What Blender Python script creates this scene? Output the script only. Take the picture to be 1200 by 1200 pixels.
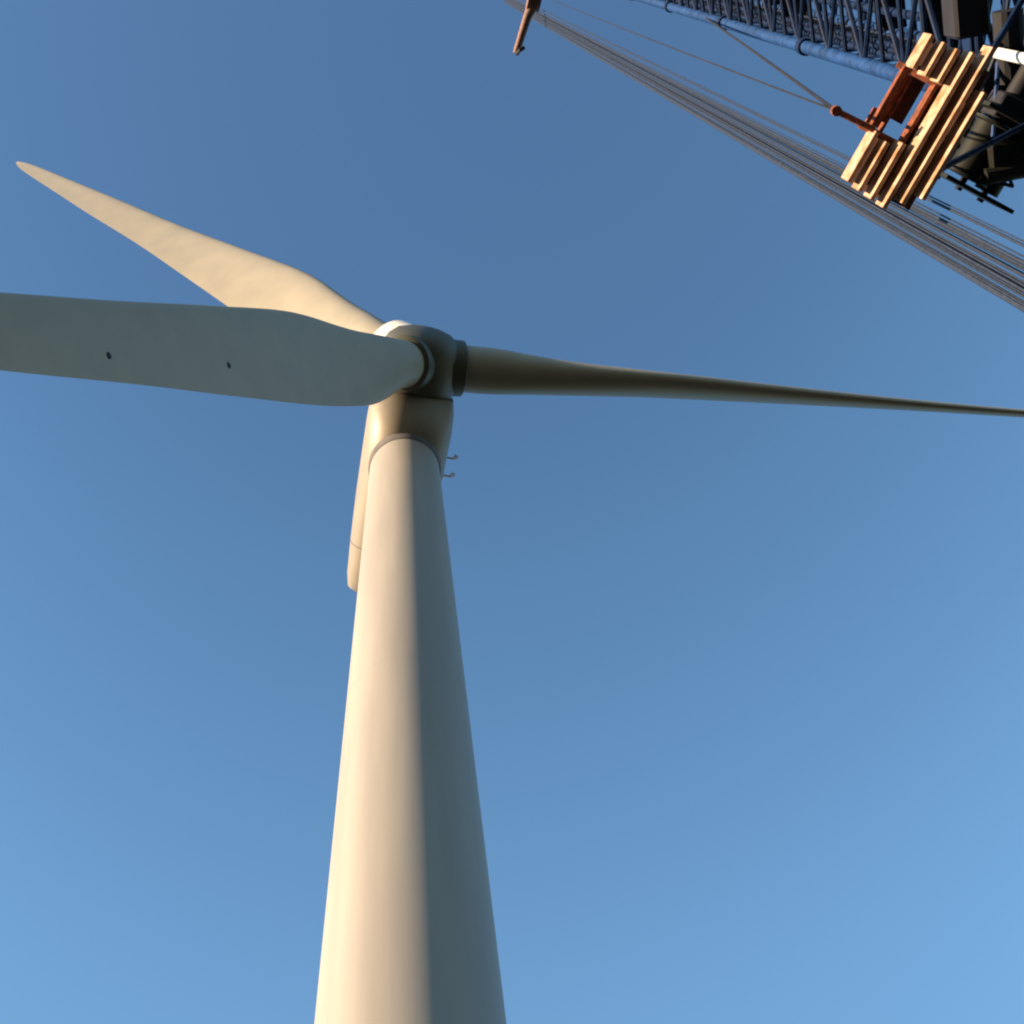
import bpy, bmesh, math, random
from mathutils import Vector, Matrix
R = math.radians
rnd = random.Random(7)
scene = bpy.context.scene
C = scene.collection
for o in list(bpy.data.objects):
    bpy.data.objects.remove(o)

# ------------------------------------------------------------------ camera
cam_d = bpy.data.cameras.new('camera')
cam = bpy.data.objects.new('camera', cam_d)
C.objects.link(cam)
scene.camera = cam
e, ro = R(69.041), R(-10.912)
fw = Vector((0, math.cos(e), math.sin(e)))
rt = Vector((1, 0, 0))
up = Vector((0, -math.sin(e), math.cos(e)))
rt2 = rt*math.cos(ro) + up*math.sin(ro)
up2 = -rt*math.sin(ro) + up*math.cos(ro)
m = Matrix((rt2, up2, -fw)).transposed().to_4x4()
m.translation = Vector((0, 0, 1.6))
cam.matrix_world = m
cam_d.sensor_width = 36
cam_d.lens = 36*1826.3/1200
cam_d.clip_start = .05
cam_d.clip_end = 20000
scene.render.resolution_x = scene.render.resolution_y = 1024

# ------------------------------------------------------------------ sky, sun, exposure
SUN_EL = 11.0
SUN_AZ = math.atan2(-.905, -.385)          # clockwise from +Y
world = bpy.data.worlds.new('World')
scene.world = world
world.use_nodes = True
nt = world.node_tree
bg = nt.nodes['Background']
sky = nt.nodes.new('ShaderNodeTexSky')
sky.sky_type = 'NISHITA'
sky.sun_disc = False
sky.sun_elevation = R(SUN_EL)
sky.sun_rotation = SUN_AZ
sky.air_density = 1.6
sky.dust_density = 0.0
sky.ozone_density = 4.5
# sky brightens and pales below the zenith; unseen low sky dimmed to deepen shade
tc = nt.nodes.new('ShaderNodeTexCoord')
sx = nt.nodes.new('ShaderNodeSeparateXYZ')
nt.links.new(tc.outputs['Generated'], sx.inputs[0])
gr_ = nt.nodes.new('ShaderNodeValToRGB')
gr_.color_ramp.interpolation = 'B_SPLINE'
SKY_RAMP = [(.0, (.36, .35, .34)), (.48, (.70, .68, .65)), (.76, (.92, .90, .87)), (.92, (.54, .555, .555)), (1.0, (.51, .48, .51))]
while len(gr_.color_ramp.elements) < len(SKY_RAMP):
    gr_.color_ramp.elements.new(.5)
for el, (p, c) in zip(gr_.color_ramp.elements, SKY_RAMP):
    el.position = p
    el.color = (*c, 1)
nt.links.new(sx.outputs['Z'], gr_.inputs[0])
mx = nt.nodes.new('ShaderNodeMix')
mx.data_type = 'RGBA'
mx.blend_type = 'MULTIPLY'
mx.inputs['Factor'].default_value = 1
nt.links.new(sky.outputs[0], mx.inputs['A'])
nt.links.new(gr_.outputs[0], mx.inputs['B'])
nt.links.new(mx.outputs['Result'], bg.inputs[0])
bg.inputs[1].default_value = .15
sl = bpy.data.lights.new('sun', 'SUN')
sl.energy = 4.4
sl.angle = R(.55)
sl.color = (1.0, .70, .44)
so = bpy.data.objects.new('sun', sl)
C.objects.link(so)
sd = Vector((math.sin(SUN_AZ)*math.cos(R(SUN_EL)), math.cos(SUN_AZ)*math.cos(R(SUN_EL)), math.sin(R(SUN_EL))))
so.rotation_euler = sd.to_track_quat('Z', 'Y').to_euler()
scene.view_settings.view_transform = 'Standard'
scene.view_settings.look = 'None'
scene.view_settings.gamma = 1
scene.view_settings.exposure = 1.82
scene.render.engine = 'CYCLES'
scene.cycles.filter_width = 2.2

# ------------------------------------------------------------------ materials
def mat(name, col, rough=.5, metal=0, var=.08, scale=1.5, dirt=None, bump=0, spec=.5, stretch=(1, 1, 1)):
    mt = bpy.data.materials.new(name)
    mt.use_nodes = True
    t = mt.node_tree
    b = t.nodes['Principled BSDF']
    b.inputs['Roughness'].default_value = rough
    b.inputs['Metallic'].default_value = metal
    b.inputs['Specular IOR Level'].default_value = spec
    co = t.nodes.new('ShaderNodeTexCoord')
    n = t.nodes.new('ShaderNodeTexNoise')
    n.inputs['Scale'].default_value = scale
    n.inputs['Detail'].default_value = 6
    mp = t.nodes.new('ShaderNodeMapping')
    mp.inputs['Scale'].default_value = stretch
    t.links.new(co.outputs['Object'], mp.inputs['Vector'])
    t.links.new(mp.outputs[0], n.inputs['Vector'])
    r = t.nodes.new('ShaderNodeValToRGB')
    r.color_ramp.elements[0].position = .3
    r.color_ramp.elements[1].position = .7
    d = dirt or tuple(c*(1-var*2) for c in col)
    r.color_ramp.elements[0].color = (*d, 1)
    r.color_ramp.elements[1].color = (*[min(1, c*(1+var)) for c in col], 1)
    t.links.new(n.outputs[0], r.inputs[0])
    t.links.new(r.outputs[0], b.inputs['Base Color'])
    rr = t.nodes.new('ShaderNodeMapRange')
    rr.inputs['To Min'].default_value = max(0, rough-.1)
    rr.inputs['To Max'].default_value = min(1, rough+.1)
    t.links.new(n.outputs[0], rr.inputs[0])
    t.links.new(rr.outputs[0], b.inputs['Roughness'])
    if bump:
        bp = t.nodes.new('ShaderNodeBump')
        bp.inputs['Strength'].default_value = bump
        bp.inputs['Distance'].default_value = .03
        t.links.new(n.outputs[0], bp.inputs['Height'])
        t.links.new(bp.outputs[0], b.inputs['Normal'])
    return mt
M = dict(
    tower=mat('tower_paint', (.265, .257, .234), .5, var=.06, scale=1.1, stretch=(1, 1, .07), spec=.35),
    nac=mat('nacelle_gelcoat', (.21, .195, .16), .5, var=.04, scale=.6),
    blade=mat('blade_gelcoat', (.31, .30, .25), .5, var=.04, scale=.7, spec=.35),
    hub=mat('dark_grey_gelcoat', (.065, .072, .06), .5, var=.06, scale=.6),
    dark=mat('dark_steel', (.012, .014, .020), .65, var=.2, spec=.25),
    deck=mat('dark_deck_board', (.07, .024, .013), .85, var=.3, scale=5),
    seal=mat('rubber_seal', (.10, .10, .10), .8, var=.2),
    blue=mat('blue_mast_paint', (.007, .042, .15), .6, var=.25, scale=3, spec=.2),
    bluedark=mat('dark_blue_paint', (.004, .017, .06), .65, var=.3, scale=4, spec=.12),  # darker tone of the mast blue
    wood=mat('orange_timber', (.41, .29, .22), .85, var=.25, scale=4, dirt=(.22, .12, .06), bump=.4, spec=.2),
    rust=mat('rusty_steel', (.17, .045, .016), .85, var=.35, scale=9, bump=.4),
    green=mat('dark_green_machine_paint', (.006, .009, .007), .65, var=.3, scale=5, spec=.25),
    rope=mat('galvanised_wire_rope', (.018, .030, .058), .6, var=.15, scale=8, spec=.2),
    white=mat('white_paint', (.85, .84, .8), .4, var=.04),
    brown=mat('brown_spreader_paint', (.16, .085, .07), .7, var=.3, scale=5),
    grass=mat('dry_grass', (.008, .012, .006), .97, var=.4, scale=.4, bump=.5),
    conc=mat('concrete', (.35, .34, .32), .9, var=.15, scale=2),
)

# ------------------------------------------------------------------ helpers
def link(name, bm, mt, parent=None, base=None, smooth=False):
    """one mesh object; bm is in world coordinates, base is the origin of its thing"""
    if base is None:
        base = Vector(parent['_b']) if parent else Vector((0, 0, 0))
    bmesh.ops.translate(bm, verts=bm.verts, vec=-Vector(base))
    bmesh.ops.recalc_face_normals(bm, faces=bm.faces)
    me = bpy.data.meshes.new(name)
    bm.to_mesh(me)
    bm.free()
    me.materials.append(M[mt])
    if smooth:
        for p in me.polygons:
            p.use_smooth = True
        try:
            me.set_sharp_from_angle(angle=R(40))
        except Exception:
            pass
    o = bpy.data.objects.new(name, me)
    C.objects.link(o)
    if parent:
        o.parent = parent
        o['_b'] = tuple(base)
    else:
        o.location = base
    return o

def thing(name, label, cat, loc, group=None):
    o = bpy.data.objects.new(name, None)
    C.objects.link(o)
    o.location = loc
    o['label'] = label
    o['category'] = cat
    if group:
        o['group'] = group
    o['_b'] = tuple(loc)
    return o

def frame(d):
    d = Vector(d).normalized()
    h = Vector((0, 0, 1)) if abs(d.z) < .95 else Vector((1, 0, 0))
    u = d.cross(h).normalized()
    return u, d.cross(u).normalized(), d

def tube(bm, pts, r, n=10, cap=True):
    """round bar along pts, r a number or a list"""
    pts = [Vector(p) for p in pts]
    rs = r if isinstance(r, (list, tuple)) else [r]*len(pts)
    rings = []
    u = None
    for i, p in enumerate(pts):
        d = (pts[min(i+1, len(pts)-1)] - pts[max(i-1, 0)]).normalized()
        if u is None:
            u, v, _ = frame(d)
        else:
            u = (u - d*u.dot(d)).normalized()
        v = d.cross(u)
        rings.append([bm.verts.new(p + (u*math.cos(2*math.pi*k/n) + v*math.sin(2*math.pi*k/n))*rs[i]) for k in range(n)])
    for a, b in zip(rings, rings[1:]):
        for k in range(n):
            bm.faces.new((a[k], a[(k+1) % n], b[(k+1) % n], b[k]))
    if cap:
        bm.faces.new(rings[0][::-1])
        bm.faces.new(rings[-1])
    return bm

def box(bm, c, X, Y, Z):
    """box centred at c with half-axis vectors X, Y, Z, small bevel"""
    c, X, Y, Z = map(Vector, (c, X, Y, Z))
    vs = [bm.verts.new(c + X*i + Y*j + Z*k) for i in (-1, 1) for j in (-1, 1) for k in (-1, 1)]
    fs = []
    for q in ((0, 1, 3, 2), (4, 6, 7, 5), (0, 4, 5, 1), (2, 3, 7, 6), (0, 2, 6, 4), (1, 5, 7, 3)):
        fs.append(bm.faces.new([vs[i] for i in q]))
    es = list({ed for f in fs for ed in f.edges})
    w = min(X.length, Y.length, Z.length)*.18
    bmesh.ops.bevel(bm, geom=es, offset=w, segments=1, affect='EDGES')
    return bm

def NB():
    return bmesh.new()

# ------------------------------------------------------------------ ground
bm = NB()
N = 40
S = 3000
for i in range(N+1):
    for j in range(N+1):
        x = (i/N*2-1); y = (j/N*2-1)
        x = S*x*abs(x); y = S*y*abs(y)
        d = math.hypot(x, y)
        bm.verts.new((x, y, (math.sin(x*.01)+math.cos(y*.013))*max(0, min(1, (d-120)/300))*1.5 - .0))
bm.verts.ensure_lookup_table()
for i in range(N):
    for j in range(N):
        a = i*(N+1)+j
        bm.faces.new([bm.verts[k] for k in (a, a+N+1, a+N+2, a+1)])
g = link('ground', bm, 'grass', smooth=True)
g['kind'] = 'structure'

# ------------------------------------------------------------------ wind turbine
TOP = Vector((-4.584, 23.52, 71.1))
AX = Vector((.36443959, -.92211466, .12995514)).normalized()   # shaft, towards the rotor
HUB = Vector((-3.11166, 19.79466, 75.27))
side = Vector((math.cos(R(21.565)), math.sin(R(21.565)), 0))
nup = side.cross(AX)
if nup.z < 0:
    nup = -nup
wt = thing('wind_turbine', 'tall white three bladed wind turbine with tapering round tower, lit from the left', 'wind turbine', (TOP.x, TOP.y, 0))

# tower
def tr(z):
    return 1.60 + (73.0 - z)*.0150
bm = NB()
zs = [0.0]
z = 0
while z < TOP.z - 1e-3:
    z = min(TOP.z, z+3.0)
    zs.append(z)
n = 96
rings = []
for z in zs:
    rings.append([bm.verts.new((TOP.x+tr(z)*math.cos(2*math.pi*k/n), TOP.y+tr(z)*math.sin(2*math.pi*k/n), z)) for k in range(n)])
for a, b in zip(rings, rings[1:]):
    for k in range(n):
        bm.faces.new((a[k], a[(k+1) % n], b[(k+1) % n], b[k]))
tower = link('tower', bm, 'tower', wt, smooth=True)
for z in (22.0, 47.0):
    bm = NB()
    tube(bm, [(TOP.x, TOP.y, z-.02), (TOP.x, TOP.y, z+.02)], tr(z)+.003, 96, cap=False)
    link('flange_seam', bm, 'tower', tower, smooth=True)
# tower foot: concrete foundation and yaw collar
bm = NB()
tube(bm, [(TOP.x, TOP.y, .0), (TOP.x, TOP.y, .35)], [4.2, 4.0], 48)
link('foundation', bm, 'conc', wt)
bm = NB()
tube(bm, [TOP+Vector((0, 0, -.25)), TOP+Vector((0, 0, .02)), TOP+Vector((0, 0, .45))], [1.66, 1.72, 1.72], 64)
link('yaw_collar', bm, 'seal', wt, smooth=True)

# nacelle: rounded box lofted along the shaft
NC = HUB - nup*.15
def nsec(s, hw, hh, drop=0, ex=2.9, nn=48):
    c = NC + AX*s + nup*drop
    out = []
    for k in range(nn):
        t = 2*math.pi*k/nn
        ct, st = math.cos(t), math.sin(t)
        x = hw*math.copysign(abs(ct)**(2/ex), ct)
        y = hh*math.copysign(abs(st)**(2/ex), st)
        out.append(c + side*x + nup*y)
    return out
def loft(bm, secs, cap=True):
    rr = [[bm.verts.new(p) for p in s] for s in secs]
    n = len(rr[0])
    for a, b in zip(rr, rr[1:]):
        for k in range(n):
            bm.faces.new((a[k], a[(k+1) % n], b[(k+1) % n], b[k]))
    if cap:
        bm.faces.new(rr[0][::-1])
        bm.faces.new(rr[-1])
bm = NB()
prof = [(-1.25, 1.75, 1.75, 0), (-1.35, 1.95, 1.9, 0), (-1.9, 2.05, 2.3, -.4), (-2.8, 2.08, 2.6, -.8), (-4.0, 2.05, 2.62, -.85), (-6.5, 1.98, 2.4, -.6),
        (-9.0, 1.85, 2.05, -.25), (-10.8, 1.72, 1.7, 0), (-11.4, 1.6, 1.5, .1), (-11.6, 1.3, 1.2, .15)]
loft(bm, [nsec(s, a, b, d, 2.5) for s, a, b, d in prof])
nac = link('nacelle', bm, 'nac', wt, smooth=True)
# seam collar, hatch frame on the belly, roof cooler and wind vane
bm = NB()
loft(bm, [nsec(-9.0, 1.856, 2.056, -.25, 2.5), nsec(-9.06, 1.856, 2.05, -.245, 2.5)], cap=False)
link('panel_seam', bm, 'seal', nac, smooth=True)
bm = NB()
cc = NC - AX*8.6 - nup*2.36
box(bm, cc, side*.55, AX*.7, nup*.04)
link('hatch', bm, 'nac', nac)
bm = NB()
box(bm, NC - AX*9.6 + nup*2.35, side*1.3, AX*.18, nup*.5)
link('roof_cooler', bm, 'dark', nac)
bm = NB()
sp = NC - AX*4.2 + side*2.0 - nup*.2
for q in (sp, sp-AX*.9):
    tube(bm, [q-side*.1, q+side*.5, q+side*.62+nup*.12, q+side*.62+nup*.5], .055, 8)
    tube(bm, [q+side*.62+nup*.45, q+side*.62+nup*.7], .11, 10)
box(bm, sp-AX*.45+side*.06, AX*.6, side*.06, nup*.12)
link('sensor_bracket', bm, 'white', nac)

# hub and spinner
hub = None
bm = NB()
secs = []
for s, r in ((-1.32, 1.6), (-1.25, 1.86), (-1.0, 1.98), (0, 2.04), (.9, 1.95), (1.35, 1.72), (1.7, 1.3), (1.88, .7), (1.92, .12)):
    secs.append([HUB + AX*s + (side*math.cos(2*math.pi*k/48) + nup*math.sin(2*math.pi*k/48))*r for k in range(48)])
loft(bm, secs)
hub = link('spinner', bm, 'hub', wt, smooth=True)
bm = NB()
tube(bm, [HUB-AX*1.24, HUB-AX*1.40], 1.5, 48)
link('shaft_seal', bm, 'dark', hub, smooth=True)

# blades
L = 48.376
BL = {  # direction, trailing edge side, pitch offset
    'B': (Vector((-.54474311, -.19308517, .81607173)), 47, 29),
    'A': (Vector((-.31081252, -.34069161, -.88731325)), 52, 58),
    'C': (Vector((.94911466, .29705125, .10460364)), 19, 6),
}
def interp(tab, x):
    """smooth monotone (cubic Hermite) interpolation of the section table"""
    n = len(tab)
    x = max(tab[0][0], min(tab[-1][0], x))
    i = 0
    while i < n-2 and x > tab[i+1][0]:
        i += 1
    out = []
    for c in range(1, len(tab[0])):
        def sl_(j):
            return (tab[j+1][c]-tab[j][c])/(tab[j+1][0]-tab[j][0])
        def tan_(j):
            if j == 0:
                return sl_(0)
            if j == n-1:
                return sl_(n-2)
            p, q = sl_(j-1), sl_(j)
            return 0 if p*q <= 0 else 2*p*q/(p+q)
        h = tab[i+1][0]-tab[i][0]
        t = (x-tab[i][0])/h
        out.append((2*t**3-3*t*t+1)*tab[i][c] + (t**3-2*t*t+t)*h*tan_(i)
                   + (-2*t**3+3*t*t)*tab[i+1][c] + (t**3-t*t)*h*tan_(i+1))
    return out
#      r      chord  thick  twist  round
TAB = [(.040, 2.30, 1.00, 14, 1.0),
       (.065, 2.40, .97, 14, .95),
       (.12, 3.15, .66, 14, .45),
       (.18, 3.80, .44, 13, .12),
       (.26, 4.20, .31, 12, 0),
       (.40, 3.65, .26, 8, 0),
       (.55, 2.90, .22, 5, 0),
       (.70, 2.35, .19, 3, 0),
       (.85, 1.55, .17, 1, 0),
       (.95, 1.00, .15, 0, 0),
       (.985, .60, .15, 0, 0),
       (1.0, .16, .2, 0, 0)]
def airfoil(c, th, rd, n=40):
    pts = []
    for k in range(n):
        t = 2*math.pi*k/n
        x = .5*(1-math.cos(t))               # 0 = leading edge
        yt = 5*th*(.2969*math.sqrt(x)-.126*x-.3516*x*x+.2843*x**3-.1036*x**4)
        yy = yt if t < math.pi else -yt*.75
        yy += .03*math.sin(math.pi*x)*(1-rd)  # camber, towards suction side
        px = x - .47
        # circle
        cx, cy = -.5*math.cos(t), .5*math.sin(t)*min(1, th)
        X = px*(1-rd) + cx*rd
        Y = yy*(1-rd) + cy*rd
        pts.append((X*c, Y*c))
    return pts
def make_blade(key):
    D, b_in, b_out = BL[key]
    D = D.normalized()
    T = AX.cross(D).normalized()
    A2 = D.cross(T)
    if A2.dot(AX) < 0:
        A2 = -A2
    bm = NB()
    secs = []
    for i in range(121):
        r = .040 + .96*(i/120)
        c, th, tw, rd = interp(TAB, r)
        w_ = max(0, min(1, (r-.12)/.55))
        b = R(b_in + (b_out-b_in)*w_*w_*(3-2*w_))
        ch = T*math.cos(b) - A2*math.sin(b)
        nr = A2*math.cos(b) + T*math.sin(b)     # pressure side normal
        base = HUB + D*(r*L) + ch*(c*.07*math.exp(-((r-.15)/.07)**2))
        secs.append([base + ch*x - nr*y for x, y in airfoil(c, th, rd)])
    loft(bm, secs)
    ob = link('blade', bm, 'blade', wt, smooth=True)
    bm = NB()
    rc_ = 1.72 if key == 'B' else 1.42
    tube(bm, [HUB+D*1.0, HUB+D*2.15, HUB+D*2.25], [rc_, rc_-.05, 1.2], 48)
    link('root_collar', bm, 'white' if key == 'B' else 'hub', ob, smooth=True)  # collar of B widened and painted white to stand for a sunlit spot
    bm = NB()
    tube(bm, [HUB+D*2.0, HUB+D*2.12], 1.215, 48)
    link('bearing_seal', bm, 'seal', ob, smooth=True)
    # lightning receptors on the pressure side
    for r, cx in ((.415, .20), (.575, .22)) if key == 'A' else ():
        c, th, tw, rd = interp(TAB, r)
        w_ = max(0, min(1, (r-.12)/.55))
        b = R(b_in + (b_out-b_in)*w_*w_*(3-2*w_))
        ch = T*math.cos(b) - A2*math.sin(b)
        nr = A2*math.cos(b) + T*math.sin(b)
        q = HUB + D*(r*L) + ch*(cx*c)
        x = cx+.47
        yt = 5*th*(.2969*math.sqrt(x)-.126*x-.3516*x*x+.2843*x**3-.1036*x**4)
        hgt = (yt*.75-.03*math.sin(math.pi*x))*c
        bm = NB()
        tube(bm, [q+nr*(hgt-.1), q+nr*(hgt+.015)], .12, 16)
        link('lightning_receptor', bm, 'dark', ob)
    return ob
for k in 'BAC':
    make_blade(k)

# ------------------------------------------------------------------ crane mast
QX, QY, SD = 10.9, 5.3, 2.4
cr = thing('lattice_crane', 'dark blue steel lattice crane mast rising at the upper right, behind the orange timber platform', 'crane', (QX, QY, 0))
cor = [(QX, QY), (QX+SD, QY), (QX+SD, QY-SD), (QX, QY-SD)]
ZT = 104.0
for x, y in cor:
    bm = NB()
    tube(bm, [(x, y, .3), (x, y, ZT)], .19, 14)
    ch = link('mast_chord', bm, 'blue', cr, smooth=True)
    z = 12.0
    while z < ZT:
        bm = NB()
        tube(bm, [(x, y, z-.2), (x, y, z+.2)], .25, 14)
        link('chord_coupling', bm, 'bluedark', ch, smooth=True)
        z += 12.0
for i in range(4):
    a = cor[i]; b = cor[(i+1) % 4]
    bm = NB()
    z = 1.0
    k = 0
    while z < ZT-1.7:
        p0, p1 = (a, b) if k % 2 else (b, a)
        tube(bm, [(p0[0], p0[1], z), (p1[0], p1[1], z+1.7)], .065, 7)
        tube(bm, [(a[0], a[1], z), (b[0], b[1], z)], .06, 7)
        z += 1.7
        k += 1
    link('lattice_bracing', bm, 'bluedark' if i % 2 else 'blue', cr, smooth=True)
# inner ladder, cable tray and service pipes
bm = NB()
lx, ly = QX+.55, QY-.55
for d in (-.22, .22):
    tube(bm, [(lx+d, ly, .3), (lx+d, ly, ZT)], .035, 6)
z = .6
while z < ZT:
    tube(bm, [(lx-.22, ly, z), (lx+.22, ly, z)], .02, 5)
    z += .35
link('ladder', bm, 'rope', cr)
z = 27.0
while z < ZT-1:
    bm = NB()
    pts = [(lx+.42*math.cos(t), ly-.1+.5*math.sin(t), z) for t in [math.pi*k/8 for k in range(9)]]
    tube(bm, pts, .022, 5)
    link('ladder_hoop', bm, 'dark', cr)
    z += .9
bm = NB()
for x, y, r in ((1.5, -.9, .12), (.30, -.26, .09), (.52, -.3, .06), (.25, -.55, .07)):
    tube(bm, [(QX+x, QY+y, .3), (QX+x, QY+y, ZT)], r, 10)
link('service_pipe', bm, 'bluedark', cr, smooth=True)
z = 3.0
k = 0
while z < ZT:
    # rest landings on alternate halves of the mast
    ox = .3 if k % 2 else 1.25
    bm = NB()
    box(bm, (QX+ox+.45, QY-1.3, z), (.42, 0, 0), (0, .95, 0), (0, 0, .03))
    link('rest_landing', bm, 'dark', cr)
    z += 7.0
    k += 1
bm = NB()
box(bm, (QX+SD/2, QY-SD/2, .15), (2.6, 0, 0), (0, 2.6, 0), (0, 0, .15))
link('base_slab', bm, 'conc', cr)

# timber platform on brackets: six deep planks on two rusty cross beams
P0 = Vector((6.68, 5.34, 28.0)); P1 = Vector((8.26, 3.27, 28.0)); K5 = Vector((7.89, 5.94, 28.0))
U = P1-P0; LU = U.length; u = U.normalized()
V = (K5-P0); v = (V - u*V.dot(u)).normalized()
W = Vector((0, 0, 1))
pf = bpy.data.objects.new('work_platform', None)
spans = [[(0, .36), (.80, 1.03)], [(-.02, .33), (.79, 1.02)], [(-.03, .37), (.79, 1.02)], [(-.04, 1.04)], [(.04, 1.12)], [(.12, .86)]]
tl_ = (v*1.0 - W*.60).normalized()       # the deck slopes down towards the mast
nl_ = u.cross(tl_).normalized()
bm = NB()
box(bm, P0+u*LU*.79+tl_*.60+W*.34, u*.06, tl_*.74, nl_*.07)
box(bm, P0+u*LU*.35+tl_*.50+W*.34, u*.06, tl_*.70, nl_*.07)
box(bm, P0+u*LU*.57-v*.01+W*.30, v*.045, u*LU*.24, W*.07)
box(bm, P0+u*LU*.57+v*.50+W*.02, v*.035, u*LU*.21, W*.12)
box(bm, P0+u*LU*.57+v*.22+W*.50, v*.03, u*LU*.21, W*.08)
plat = link('work_platform', bm, 'rust', cr)
plat['label'] = 'rusty frame carrying orange timber planks round a square opening'
for i, sps in enumerate(spans):
    for (a, b) in sps:
        bm = NB()
        box(bm, P0+u*LU*(a+b)/2+v*(.205*i)+W*(.10-.15*i+rnd.uniform(-.02, .02)), v*.038, u*LU*(b-a)/2, W*.215)
        link('plank', bm, 'wood', plat)
bm = NB()
box(bm, P0+u*LU*.64+v*.34+W*.62, u*.42, v*.20, W*.03)
box(bm, P0+u*LU*.44+v*.12+W*.66, u*.14, v*.16, W*.03)
box(bm, P0+u*LU*.60+v*.13+W*.52, u*.42, v*.05, W*.10)
link('hatch_lid', bm, 'rust', plat)
bm = NB()
stub = Vector((6.61, 4.14, 28.0))
tube(bm, [stub, stub+(P0+u*LU*.36-stub)*.95], .055, 8)
tube(bm, [stub-Vector((0, 0, .06)), stub+Vector((0, 0, .06))], .09, 10)
link('rope_stub', bm, 'rust', plat)
for (a, b, c0, c1) in ((0.0, .33, 0, .62), (.80, 1.0, 0, .62), (.02, 1.0, .56, 1.08)):
    bm = NB()
    box(bm, P0+u*LU*(a+b)/2+tl_*((c0+c1)*.61)+W*.42, u*LU*(b-a)/2, tl_*(c1-c0)*.61, nl_*.02)
    link('deck_board', bm, 'deck', plat)
# brackets joining the platform to the mast
bm = NB()
for t in (.2, .95):
    a = P0+u*LU*t+v*1.2+W*.35
    b = Vector((QX, QY-(0 if t < .5 else SD), 30.2))
    tube(bm, [a, b], .06, 8)
link('platform_bracket', bm, 'bluedark', cr)
# winch and motor beside the platform
wb = Vector((9.85, 5.75, 30.6))
bm = NB()
ax = u
tube(bm, [wb-ax*.55, wb-ax*.5, wb-ax*.48, wb+ax*.48, wb+ax*.5, wb+ax*.55], [.5, .5, .32, .32, .5, .5], 24)
wn = link('winch', bm, 'green', cr, smooth=True)
wn['label'] = 'dark green winch drum and motors beside the timber platform'
bm = NB()
box(bm, wb+ax*.85+v*.1, ax*.25, v*.35, W*.35)
tube(bm, [wb+ax*1.0+v*.1, wb+ax*1.7+v*.1], .22, 16)
tube(bm, [wb-ax*.6+v*.6+W*.1, wb+ax*.4+v*.6+W*.1], .24, 16)
link('motor', bm, 'dark', wn, smooth=True)
bm = NB()
for s in (-.7, .75):
    box(bm, wb+ax*s+v*.25-W*.1, ax*.04, v*.75, W*.5)
for s in (-.5, 0, .5):
    box(bm, wb+ax*.05+v*(.25+s)+W*.5, ax*.85, v*.05, W*.07)
link('winch_frame', bm, 'green', wn)
bm = NB()
for k in range(5):
    tube(bm, [wb+ax*(-.4+.2*k)+v*.35-W*.3, wb+ax*(-.3+.2*k)+v*.75-W*.5, wb+ax*(-.1+.2*k)+v*.9+W*.4], .035, 6)
link('hydraulic_hoses', bm, 'dark', wn, smooth=True)
# machinery deck round the mast
for z in (29.8, 33.6):
    bm = NB()
    for i in range(4):
        a = Vector((*cor[i], z)); b = Vector((*cor[(i+1) % 4], z))
        box(bm, (a+b)/2, (b-a)*.62, (b-a).cross(W).normalized()*.14, W*.24)
    link('collar_frame', bm, 'bluedark', cr)
bm = NB()
box(bm, (QX-.25, QY+.65, 30.6), (.75, 0, 0), (0, .35, 0), (0, 0, .45))
box(bm, (QX-.9, QY+.45, 31.3), (.35, 0, 0), (0, .4, 0), (0, 0, .35))
tube(bm, [(QX-1.1, QY+.9, 30.2), (QX+.5, QY+.9, 30.2)], .16, 14)
link('gearbox', bm, 'green', cr)
bm = NB()
box(bm, (QX+.2, QY-.5, 31.9), (.9, 0, 0), (0, .45, 0), (0, 0, .55))
box(bm, (QX-.5, QY-1.9, 32.4), (.35, 0, 0), (0, .5, 0), (0, 0, .4))
tube(bm, [(QX-.2, QY-.6, 31), (QX-.2, QY-1.9, 31)], .28, 16)
link('hydraulic_unit', bm, 'dark', cr, smooth=False)
bm = NB()
tube(bm, [(10.09, 3.98, 27.6), (10.09, 3.98, 30.0)], .10, 12)
tube(bm, [(10.09, 3.98, 29.0), (10.9, 4.2, 29.0)], .05, 8)
link('white_post', bm, 'white', cr, smooth=True)

for k, (x0, y0, z0, x1, y1, z1, r) in enumerate((
        (-.9, .2, 30.2, -.2, -1.6, 31.4, .05), (-1.1, -.2, 31.0, .1, -2.3, 31.6, .04), (-.6, .9, 31.6, 1.2, .5, 32.2, .06),
        (-.3, -.2, 29.4, -.3, -2.2, 29.6, .05), (-.1, .3, 29.6, 2.2, .3, 30.0, .07), (-.7, -1.2, 30.6, .8, -1.5, 32.9, .04))):
    bm = NB()
    a = Vector((QX+x0, QY+y0, z0)); b = Vector((QX+x1, QY+y1, z1))
    pts = [a.lerp(b, i/8) - W*.5*math.sin(math.pi*i/8)*(k % 2) for i in range(9)]
    tube(bm, pts, r, 7)
    link('hydraulic_hose' if k % 2 else 'deck_rail', bm, 'rope' if k % 2 else 'blue', cr, smooth=True)

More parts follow.
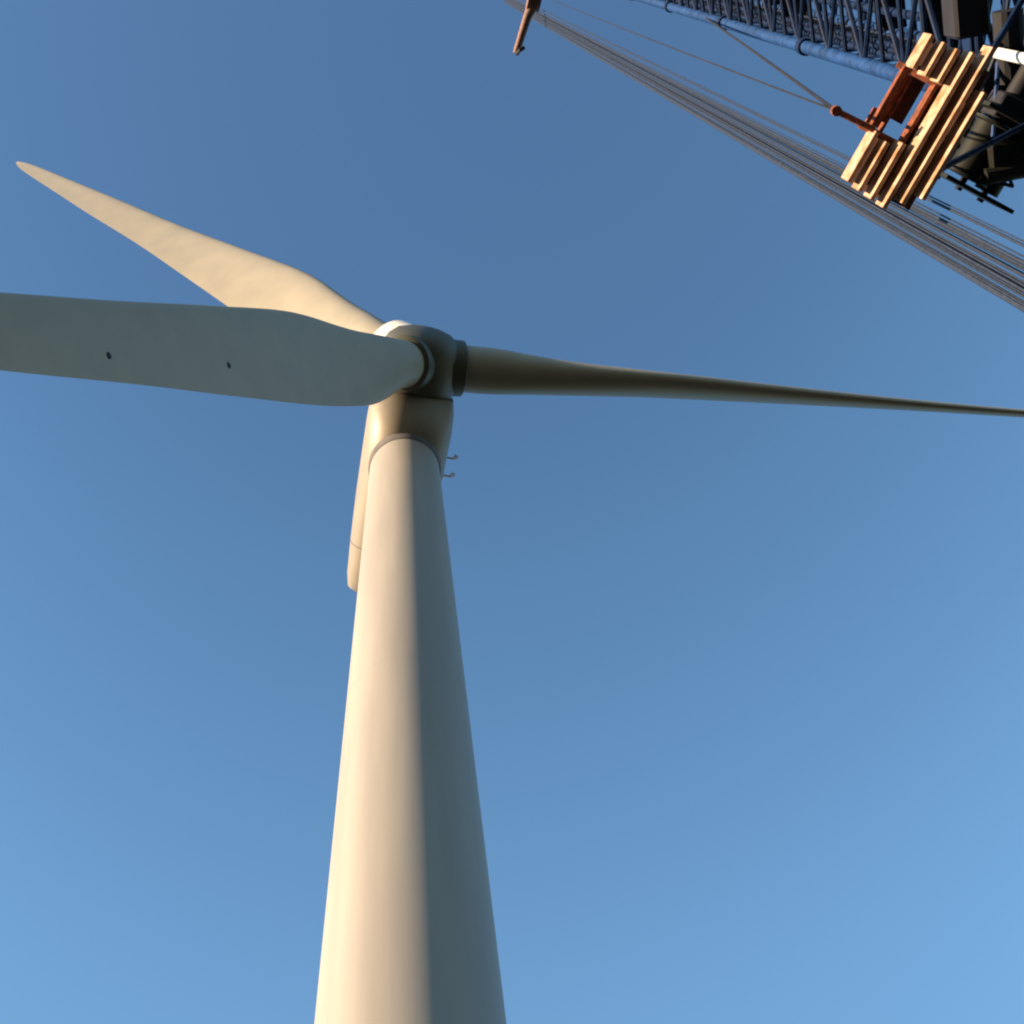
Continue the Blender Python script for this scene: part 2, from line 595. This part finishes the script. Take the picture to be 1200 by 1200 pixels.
# ------------------------------------------------------------------ ropes
def rope_pts(a, b, sag=0, n=14):
    a, b = Vector(a), Vector(b)
    return [a.lerp(b, i/n) - Vector((0, 0, 1))*sag*4*(i/n)*(1-i/n) for i in range(n+1)]
hr = thing('hoist_ropes', 'bundle of grey steel hoist ropes passing the lower corner of the timber platform', 'wire ropes', (8.11, 6.5, 0))
def strand(y, r, dx=0):
    bm = NB()
    y = y*1.12
    tube(bm, [(8.11+dx, y, .3), (8.11+dx*.4, y+1.35, 150)], r*1.12, 8)
    link('rope', bm, 'rope', hr, smooth=True)
strand(5.99, .040)
strand(5.93, .026, .05)
for k in range(28):
    strand(5.90-.020*k+rnd.uniform(-.008, .008), .013+.006*(k % 4 == 0), rnd.uniform(-.12, .12))
strand(5.66, .030, .04)
strand(5.33, .028, 0)
strand(5.28, .014, .05)
strand(5.12, .022, .04)
strand(5.04, .012, .0)
bm = NB()
box(bm, (8.11, 6.2, .2), (.5, 0, 0), (0, .8, 0), (0, 0, .2))
link('anchor_block', bm, 'conc', hr)

sp_ = thing('rope_spreader', 'small brown spreader bar hanging across the top of the hoist ropes', 'spreader bar', (7.0, 7.0, 106))
A0 = Vector((5.89, 8.88, 106.2)); A1 = Vector((6.99, 6.83, 106.2)); A2_ = Vector((8.17, 5.15, 106.2))
bm = NB()
tube(bm, [A0, A1, A2_], [.22, .28, .45], 10)
link('bar', bm, 'brown', sp_, smooth=True)
bm = NB()
for s in (-.28, .28):
    q = A1.lerp(A2_, .5)+Vector((s, .25*s, .2))
    tube(bm, [q-Vector((.12, .05, 0)), q+Vector((.12, .05, 0))], .62, 20)
link('sheave', bm, 'brown', sp_, smooth=True)
bm = NB()
tube(bm, [A0+Vector((0, 0, .1)), A0-Vector((0, 0, .7)), A0+Vector((.2, -.2, -1.0)), A0+Vector((.5, -.3, -.8))], .13, 8)
link('hook', bm, 'dark', sp_, smooth=True)

gr = thing('guy_rope', 'thin dark guy rope from the platform corner up to the blue mast', 'rope', tuple(stub))
bm = NB()
tube(bm, rope_pts(stub, (QX, QY, 64), .2), .035, 6)
link('rope', bm, 'dark', gr)
tl = thing('slack_cable', 'thin slack cable curving from the platform corner along the hoist ropes', 'cable', tuple(stub))
bm = NB()
tube(bm, rope_pts(stub, (7.6, 5.3, 92), 3.5, 30), .022, 6)
link('cable', bm, 'dark', tl)

for o in bpy.data.objects:
    if '_b' in o:
        del o['_b']
bpy.data.objects.remove(pf)
